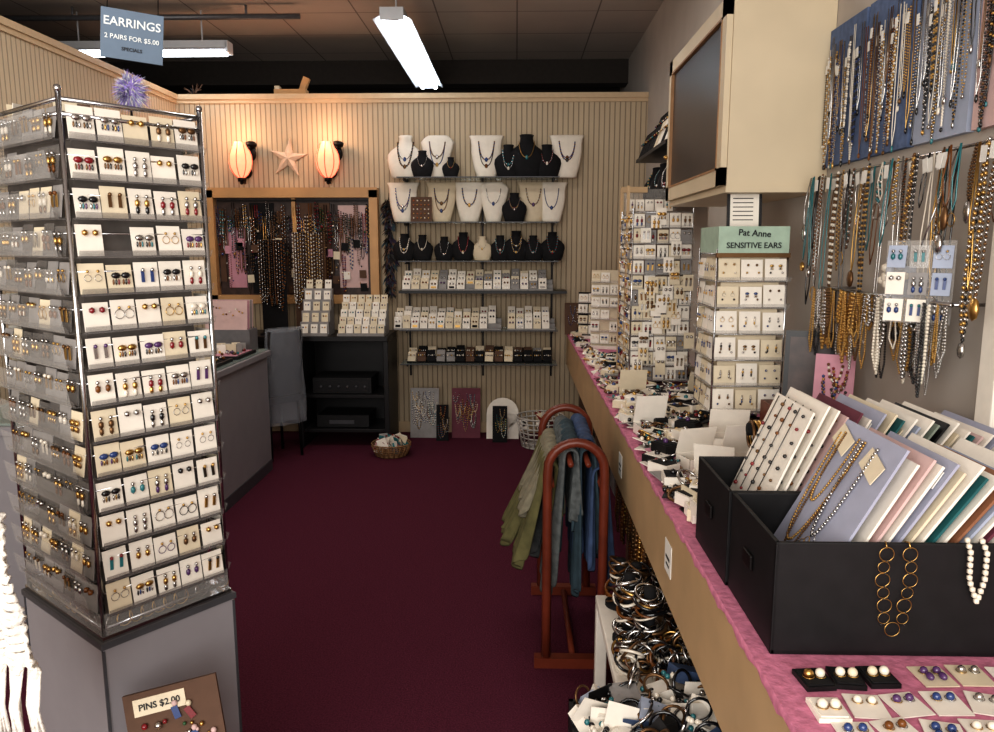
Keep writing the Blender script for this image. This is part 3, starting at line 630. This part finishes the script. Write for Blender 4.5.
for (x,y,w,d,h,rz) in((.60,2.40,.13,.09,.05,.3),(.72,2.50,.13,.09,.09,-.1),(.59,2.22,.12,.09,.04,-.4),(.73,2.32,.14,.10,.07,.2),(.57,2.07,.09,.07,.035,.1)):
    b=openbox('white_gift_box',x,y,CZ,w,d,h,'white_card',rz,inner='cream_card')
    for k in range(14): b.M=LRS((x,y,CZ),(0,0,rz)); b.ball((U(-w*.38,w*.38),U(-d*.35,d*.35),h*.6),.009,random.choice(JEW),S6)
    b.done()
b=MB('bracelet_t_bar'); b.M=LRS((.70,2.06,CZ)); b.cyl((0,0,.006),.05,.012,'black_velvet',20); b.rod((0,0,0),(0,0,.21),.01,'black_velvet'); b.rod((-.06,0,.22),(.06,0,.22),.018,'black_velvet',12)
for i in range(10): b.ring((-.05+i*.011,0,.205),.036,C('gold','bronze','gold'),(U(-.1,.1),pi/2,0),TORB)
b.done()
b=MB('jewelry_tissue_pile'); b.M=LRS((.62,1.95,CZ),(0,0,.2)); b.bx(-.08,.08,-.045,.045,0,.04,'white_card')
for k in range(26): b.box((U(-.08,.08),U(-.04,.04),.045+U(0,.03)),(.06,.05,.002),C('white_card','cream_card','grey_card'),(U(-.9,.9),U(-.9,.9),U(0,3)))
b.done()
# ---------------------------------------------------------------- black card box with boards (foreground right)
b=MB('black_file_box')
def obox(x0,x1,y0,y1,z0,z1,t=.008,m='black_card'):
    b.bx(x0,x1,y0,y1,z0,z0+.01,m); b.bx(x0,x0+t,y0,y1,z0,z1,m); b.bx(x1-t,x1,y0,y1,z0,z1,m); b.bx(x0,x1,y0,y0+t,z0,z1,m); b.bx(x0,x1,y1-t,y1,z0,z1,m)
obox(.455,1.04,1.27,1.545,CZ,1.09); obox(.450,1.04,1.548,1.82,CZ,1.09)
b.box((.4455,1.69,1.0),(.006,.05,.03),'iron'); b.box((.451,1.41,1.0),(.006,.05,.03),'iron'); b.done(bevel=.002)
def board(b,x,ya,yb,h,lean,m,thick=.006,yaw=0):
    ym=(ya+yb)/2; b.M=LRS((x,ym,CZ+.02),(0,0,yaw))@LRS((0,0,0),(0,lean,0)); b.bx(0,thick,-(yb-ya)/2,(yb-ya)/2,0,h,m)
b=MB('necklace_display_boards')
x=.475; lean=.40; seq=['white_card','white_card','white_card','pale_pink','board_maroon','white_card','board_blue','cream_card','board_teal','white_card','pale_blue','white_card','board_sage','black_card','white_card','cream_card','white_card','board_teal','pale_pink','white_card','board_blue','white_card','board_teal','white_card']
for i,m in enumerate(seq):
    h=.40+U(-.02,.012)
    if x+h*math.sin(lean)>1.04: break
    board(b,x,1.575,1.80,h,lean,m,.0045)
    if i<4:
        for r in range(8):
            for c in range(5):
                if random.random()<.85: b.ball((-.005,.09-c*.045+U(-.006,.006),.15+r*.031),U(.0035,.0055),C('gem_black','gem_amber','gem_black','gem_black','gem_red','bronze'),S5)
        for c in range(4): b.tube([(-.003,.085-c*.045,.38),(-.003,.095-c*.045,.15)],.0012,'gem_black',3)
    if random.random()<.6 and i>3: b.box((-.003,U(-.08,.08),.36),(.002,.05,.03),C('tag_paper','cream_card'))
    x+=.0165 if i<5 else .0145; lean+=.020*(1 if i<9 else .4)
x=.485; lean=.50; seq=['board_blue','white_card','pale_pink','white_card','board_blue','cream_card','white_card','board_teal','white_card','board_brown','pale_blue','white_card','board_maroon','white_card','board_teal','cream_card','white_card','board_brown','white_card','board_sage','white_card','cream_card','pale_pink']
for i,m in enumerate(seq):
    h=.39+U(-.025,.01)+(.02 if i==0 else 0)
    if x+h*math.sin(lean)>1.045: break
    board(b,x,1.29,1.53,h,lean,m,.005)
    if i==0:
        for (y0_,L,mm,r,sp) in((.05,.24,'gold',.0032,.05),(-.02,.2,'silver',.004,.03),(.04,.27,'bronze',.0028,.04),(.055,.15,'gold',.003,.03)):
            p=[(-.006,y0_-sp*math.cos(t*pi/12),.375-L*math.sin(t*pi/12)) for t in range(13)]; b.beads(p,r,[mm,mm,mm])
        for q in((.08,.36),(-.06,.345)): b.box((-.005,q[0],q[1]),(.002,.075,.04),'cream_card',(.3,0,0))
        for k in range(6): b.ring((-.008,.03-.012*k,.12+.01*k),.010,C('gold','silver'),(0,pi/2,0),TORT)
    elif random.random()<.6: b.box((-.003,U(-.08,.06),.345),(.002,.06,.035),C('tag_paper','cream_card'),(U(-.2,.2),0,0))
    x+=.026 if i<1 else .0150; lean+=.017*(1 if i<9 else .4)
b.M=Matrix(); b.done()
b=MB('ring_chain_necklace')
Y=1.262
for s,n in((-1,6),(1,6)):
    for i in range(n):
        r=.0125 if i%2==0 else .010
        b.ring((.66+s*.020+s*.004*math.sin(i),Y-.004,1.075-i*.0235),r,'gold',(pi/2,U(-.2,.2),0),tor(20,4,.07)); b.ball((.66+s*.02,Y-.004,1.063-i*.0235),.002,'gem_black',S5)
b.ring((.66,Y-.004,.937),.013,'gold',(pi/2,0,0),tor(20,4,.07)); b.tube([(.64,Y-.003,1.085),(.64,Y+.003,1.094),(.643,Y+.012,1.092)],.0015,'gold',4); b.tube([(.68,Y-.003,1.085),(.68,Y+.003,1.094),(.677,Y+.012,1.092)],.0015,'gold',4); b.done()
b=MB('pearl_strand'); b.beads([(.785,1.275,1.095),(.782,1.258,1.08),(.784,1.257,1.03),(.80,1.257,.99),(.81,1.257,1.03),(.81,1.258,1.08),(.81,1.275,1.095)],.006,['pearl']); b.done()
b=MB('boxed_pearl_earrings')
for (x,y,rz) in((.50,1.185,.1),(.555,1.19,-.1),(.61,1.195,.05),(.49,1.10,0)):
    b.M=LRS((x,y,CZ),(0,0,rz)); m='black_card' if y>1.15 else 'white_card'
    b.bx(-.025,.025,-.028,.028,0,.008,m); b.bx(-.021,.021,-.024,.024,.008,.010,'black_velvet' if y>1.15 else 'white_card')
    for s in(-1,1): b.ball((s*.010,0,.016),.008,C('pearl','gold','cream_card'),S12); b.ring((s*.010,0,.011),.009,'gold',(0,0,0),TORT)
b.done()
b=MB('earring_cards')
for j,y in enumerate((1.12,1.05,.98,1.20,.92)):
    for i in range(7):
        x=.49+i*.065+(.02 if j%2 else 0)
        if y>1.15 and x<.66: continue
        if j==0 and i==0: continue
        b.M=LRS((x,y+U(-.008,.008),CZ),(U(0,.05),0,U(-.35,.35))); b.bx(-.028,.028,-.03,.03,.001,.003,C('white_card','cream_card','white_card'))
        mm=C('gem_purple','gold','silver','gem_teal','pearl','gem_blue','gem_amber','silver')
        for s in(-1,1): b.ball((s*.011,.008,.009),.0065,mm,S12); b.ring((s*.011,.008,.006),.008,C('gold','silver'),(0,0,0),TORT)
        if random.random()<.5:
            for s in(-1,1): b.ball((s*.011,-.010,.009),(.006,.009,.006),mm,S12)
b.done()
# ---------------------------------------------------------------- scarf rack
RX=.225; Y0,Y1=2.72,3.34
b=MB('wooden_scarf_rack')
for y in(Y0,Y1):
    p=[(RX-.105,y,.03)]+[(RX-.105,y,z) for z in(.3,.55,.76)]+[(RX+.105*math.cos(a),y,.78+.105*math.sin(a)) for a in [pi*(1-t/12) for t in range(1,12)]]+[(RX+.105,y,z) for z in(.76,.55,.3,.03)]
    b.tube(p,.018,'cherry_wood',8); b.bx(RX-.15,RX+.15,y-.022,y+.022,0,.04,'cherry_wood')
BARS=[(-.09,.72),(-.02,.80),(.045,.80),(.095,.72)]
for x,z in BARS: b.rod((RX+x,Y0,z),(RX+x,Y1,z),.011,'cherry_wood',8)
b.rod((RX,Y0,.02),(RX,Y1,.02),.012,'cherry_wood',8)
b.done()
def drape(name,x,z,y0,y1,dl,dr,fl,fr,m,ph=0,th=.010,amp=1):
    b=MB(name); ny=30; rings=[]; pts=[]
    for i in range(9): t=1-i/9; pts.append((-.022-fl*t**1.1,-dl*t,t))
    for a in range(5): q=pi*(1-a/4); pts.append((.022*math.cos(q),.014+.018*math.sin(q),0))
    for i in range(1,10): t=i/9; pts.append((.022+fr*t**1.1,-dr*t,t))
    for dx,dz,t in pts:
        rings.append([(x+dx+ amp*(.022*math.sin(j*1.25+ph)+.010*math.sin(j*2.7+ph*2))*(.25+t) ,y0+(y1-y0)*j/(ny-1)+.012*t*math.sin(j*.6+ph), z+dz+ (.025*math.sin(j*.55+ph) if t==1 else 0)) for j in range(ny)])
    b.loft(rings,m,closed=False,caps=False)
    ob=b.done(); so=ob.modifiers.new('thickness','SOLIDIFY'); so.thickness=th
    su=ob.modifiers.new('smooth','SUBSURF'); su.levels=1; su.render_levels=1; return ob
drape('draped_scarf',RX-.09,.735,2.95,3.3,.36,.2,.15,.0,'scarf_olive',.3)
drape('draped_scarf',RX-.09,.745,2.79,2.99,.38,.2,.10,.0,'scarf_olive',1.3)
drape('draped_scarf',RX-.075,.775,2.83,3.25,.22,.2,.09,.0,'scarf_sand',2.3)
drape('draped_scarf',RX-.02,.81,2.76,3.0,.54,.25,.055,.0,'scarf_grey',1.1)
drape('draped_scarf',RX-.02,.82,3.0,3.3,.5,.25,.10,.0,'scarf_grey',2.1)
drape('draped_scarf',RX-.01,.83,2.80,3.2,.40,.3,.03,.0,'scarf_teal',4.1)
drape('draped_scarf',RX+.045,.81,2.77,3.05,.56,.4,.005,.03,'scarf_teal',.7,.01,.6)
drape('draped_scarf',RX+.05,.83,2.85,3.3,.46,.44,.0,.03,'scarf_blue',1.7)
drape('draped_scarf',RX+.095,.74,2.76,3.0,.36,.42,.0,.03,'scarf_blue',2.9,.01,.7)
drape('draped_scarf',RX+.095,.735,3.02,3.3,.36,.42,.0,.03,'scarf_grey',3.9,.01,.7)
# ---------------------------------------------------------------- under-counter stock
b=MB('hanging_chain_bundle'); b.rod((.47,2.45,.60),(.47,3.3,.60),.006,'chrome')
for y in(2.46,3.29): b.rod((.47,y,.60),(.44,y,.62),.006,'chrome')
y=2.48
while y<3.28:
    L=U(.10,.22) if y<2.62 else U(.15,.34); mm=C('gold','bronze','bronze','gem_amber'); xx=.47-U(-.03,.02)
    b.beads([(xx,y,.60),(xx-.008,y-.012,.6-L*.8),(xx-.005,y,.6-L),(xx-.008,y+.012,.6-L*.8),(xx,y,.6)],U(.006,.01),[mm]); y+=.02
b.done()
b=MB('low_white_table'); b.bx(.29,.98,2.0,2.58,.33,.36,'white_card')
for x in(.31,.96):
    for y in(2.02,2.56): b.bx(x-.02,x+.02,y-.02,y+.02,0,.33,'white_card')
b.done(bevel=.004)
b=MB('bangle_stack'); BM=['gold','silver','gem_black','bronze','silver','gem_black','bronze','gem_black','silver','pearl','gem_amber']
for (x,y,n) in((.365,2.50,8),(.40,2.38,10),(.36,2.26,11),(.40,2.13,12),(.50,2.44,8),(.52,2.30,12),(.53,2.15,12),(.65,2.4,8),(.66,2.2,11)):
    b.rod((x,y,.361),(x,y,.39+n*.0176),.018,'black_velvet',10); b.cyl((x,y,.368),.05,.012,'black_velvet',18)
    for k in range(n*2):
        z=.385+k*.0088; b.ring((x+U(-.012,.012),y+U(-.012,.012),z),U(.030,.046),random.choice(BM),(U(-.5,.5),U(-.5,.5),0),C(TORB,TOR,TORB))
for k in range(110): b.ring((U(.32,.60),U(2.02,2.12),.375+U(0,.09)),U(.028,.036),random.choice(BM),(U(0,pi),U(0,pi),0),TORB)
b.done()
b=MB('stock_crate'); x0,x1,y0,y1=.15,.66,1.55,1.94; b.bx(x0,x1,y0,y1,0,.02,'black_card')
for a in((x0,x0+.012,y0,y1),(x1-.012,x1,y0,y1),(x0,x1,y0,y0+.012),(x0,x1,y1-.012,y1)): b.bx(a[0],a[1],a[2],a[3],0,.36,'black_card')
b.bx(x0+.012,x1-.012,y0+.012,y1-.012,.3,.33,'black_card'); b.done()
b=MB('boxed_bracelets')
for i in range(190):
    x=U(.18,.62); y=U(1.58,1.92); z=.355+U(0,.10)*(1-abs(x-.45)/.4); r=random.random()
    if r<.46: b.box((x,y,z),(.075,.065,.035),C('white_card','black_card','pale_blue','black_card','white_card','grey_card','scarf_blue','white_card'),(U(-.5,.5),U(-.5,.5),U(0,3)))
    elif r<.56: b.box((x,y,z+.02),(.08,.002,.08),C('white_card','scarf_blue','black_card','white_card'),(U(-.5,.5),U(-.4,.4),U(-.6,.6)))
    elif r<.85: b.ring((x,y,z+.025),U(.026,.036),C('silver','gem_black','silver','bronze','gem_black','gem_black'),(U(0,pi),U(0,pi),0),TORB)
    else:
        for k in range(8): b.ball((x+U(-.03,.03),y+U(-.03,.03),z+.03),.008,C('gem_teal','gem_black','silver','gem_black','pearl'),S6)
b.done()
# ---------------------------------------------------------------- left foreground: knit scarf on stand, pins board
b=MB('white_knit_scarf'); rings=[]
n=120; cx,cy=-1.15,1.26
for k in range(70):
    t=k/69; z=1.235-.33*t; row=[]
    for j in range(n):
        s=j/(n-1); wd=.262+.078*t**.8; x=cx+s*wd
        rib=abs(math.sin((s*9+t*1.6)*pi)); yy=cy-.02-.05*math.sin(pi*min(1,t*1.3)*.5)*s-.016*rib
        row.append((x+.003*math.sin(t*90),yy-.003*math.sin(t*110+ s*3),z-.075*s*(1-t)-.02*s))
    rings.append(row)
b.loft(rings,'knit_white',closed=False,caps=False)
last=rings[-1]
for j in range(3,n,6):
    p=last[j]; q=U(-.012,.006)
    b.ball((p[0],p[1],p[2]-.004),(.009,.009,.012),'knit_white',S6)
    for e in(-.006,-.002,.002,.006): b.tube([(p[0]+e,p[1],p[2]),(p[0]+e+q,p[1]-.008,p[2]-.07),(p[0]+e*1.6+q*.5+U(-.008,.008),p[1]+U(-.006,.004),p[2]-U(.15,.20))],.0032,'knit_white',5)
so=b.done(); m=so.modifiers.new('thickness','SOLIDIFY'); m.thickness=.006
b=MB('scarf_stand'); b.rod((-1.18,1.275,1.228),(-.94,1.275,1.155),.010,'tan_wood',8); b.rod((-1.12,1.31,.02),(-1.12,1.31,1.205),.013,'tan_wood',8); b.rod((-1.12,1.31,1.205),(-1.12,1.275,1.21),.01,'tan_wood',8); b.cyl((-1.12,1.31,.012),.13,.024,'tan_wood',24); b.done()
b=MB('pin_display_board'); PM=LRS((-.725,1.50,.402),(-.28,math.radians(-9),.25)); b.M=PM
b.bx(-.10,.10,0,.012,0,.235,'brown_board'); b.bx(-.08,.03,-.003,0,.185,.222,'cream_card')
for i in range(40):
    x=U(-.09,.09); z=U(.02,.17); b.ball((x,-.006,z),U(.004,.009),C('gold','silver','gem_green','gem_red','pearl','pale_pink','gold'),S6)
for i in range(10):
    x=U(-.08,.08); z=U(.04,.18); b.box((x,-.005,z),(.014,.003,.028),C('gem_green','pale_pink','gem_red','cream_card','gem_blue'),(0,U(-.5,.5),0)); b.ball((x,-.006,z+.02),.007,C('pale_pink','cream_card'),S6)
pb=b.done(); text(pb,'lettering','PINS $2.00',.0195,PM@LRS((-.025,-.0045,.197))@TXT,'ink')
b=MB('wooden_stool'); b.bx(-.85,-.58,1.38,1.60,.38,.40,'tan_wood')
for x in(-.83,-.60):
    for y in(1.40,1.58): b.bx(x-.012,x+.012,y-.012,y+.012,0,.38,'tan_wood')
b.done()
# ---------------------------------------------------------------- light, world, camera
w=bpy.data.worlds.new('World'); sc.world=w; w.use_nodes=True; bg=w.node_tree.nodes['Background']; bg.inputs[0].default_value=(1,.965,.92,1); bg.inputs[1].default_value=.68
def area(name,loc,rot,sx,sy,e,col):
    l=bpy.data.lights.new(name,'AREA'); l.shape='RECTANGLE'; l.size=sx; l.size_y=sy; l.energy=e; l.color=col
    o=bpy.data.objects.new(name,l); sc.collection.objects.link(o); o.location=loc; o.rotation_euler=rot
area('storefront_daylight',(-.9,-1.3,1.9),(math.radians(90),0,0),3.4,2.0,126,(1,.975,.935))
area('shop_light',(-.9,4.2,3.2),(0,0,0),2.4,.5,26,(1,.95,.89))
cam=bpy.data.cameras.new('camera'); cam.sensor_width=36; cam.lens=760/994*36; cam.clip_start=.05
co=bpy.data.objects.new('camera',cam); sc.collection.objects.link(co); co.location=(0,0,1.6); co.rotation_euler=(math.radians(81),0,math.radians(1.43)); sc.camera=co
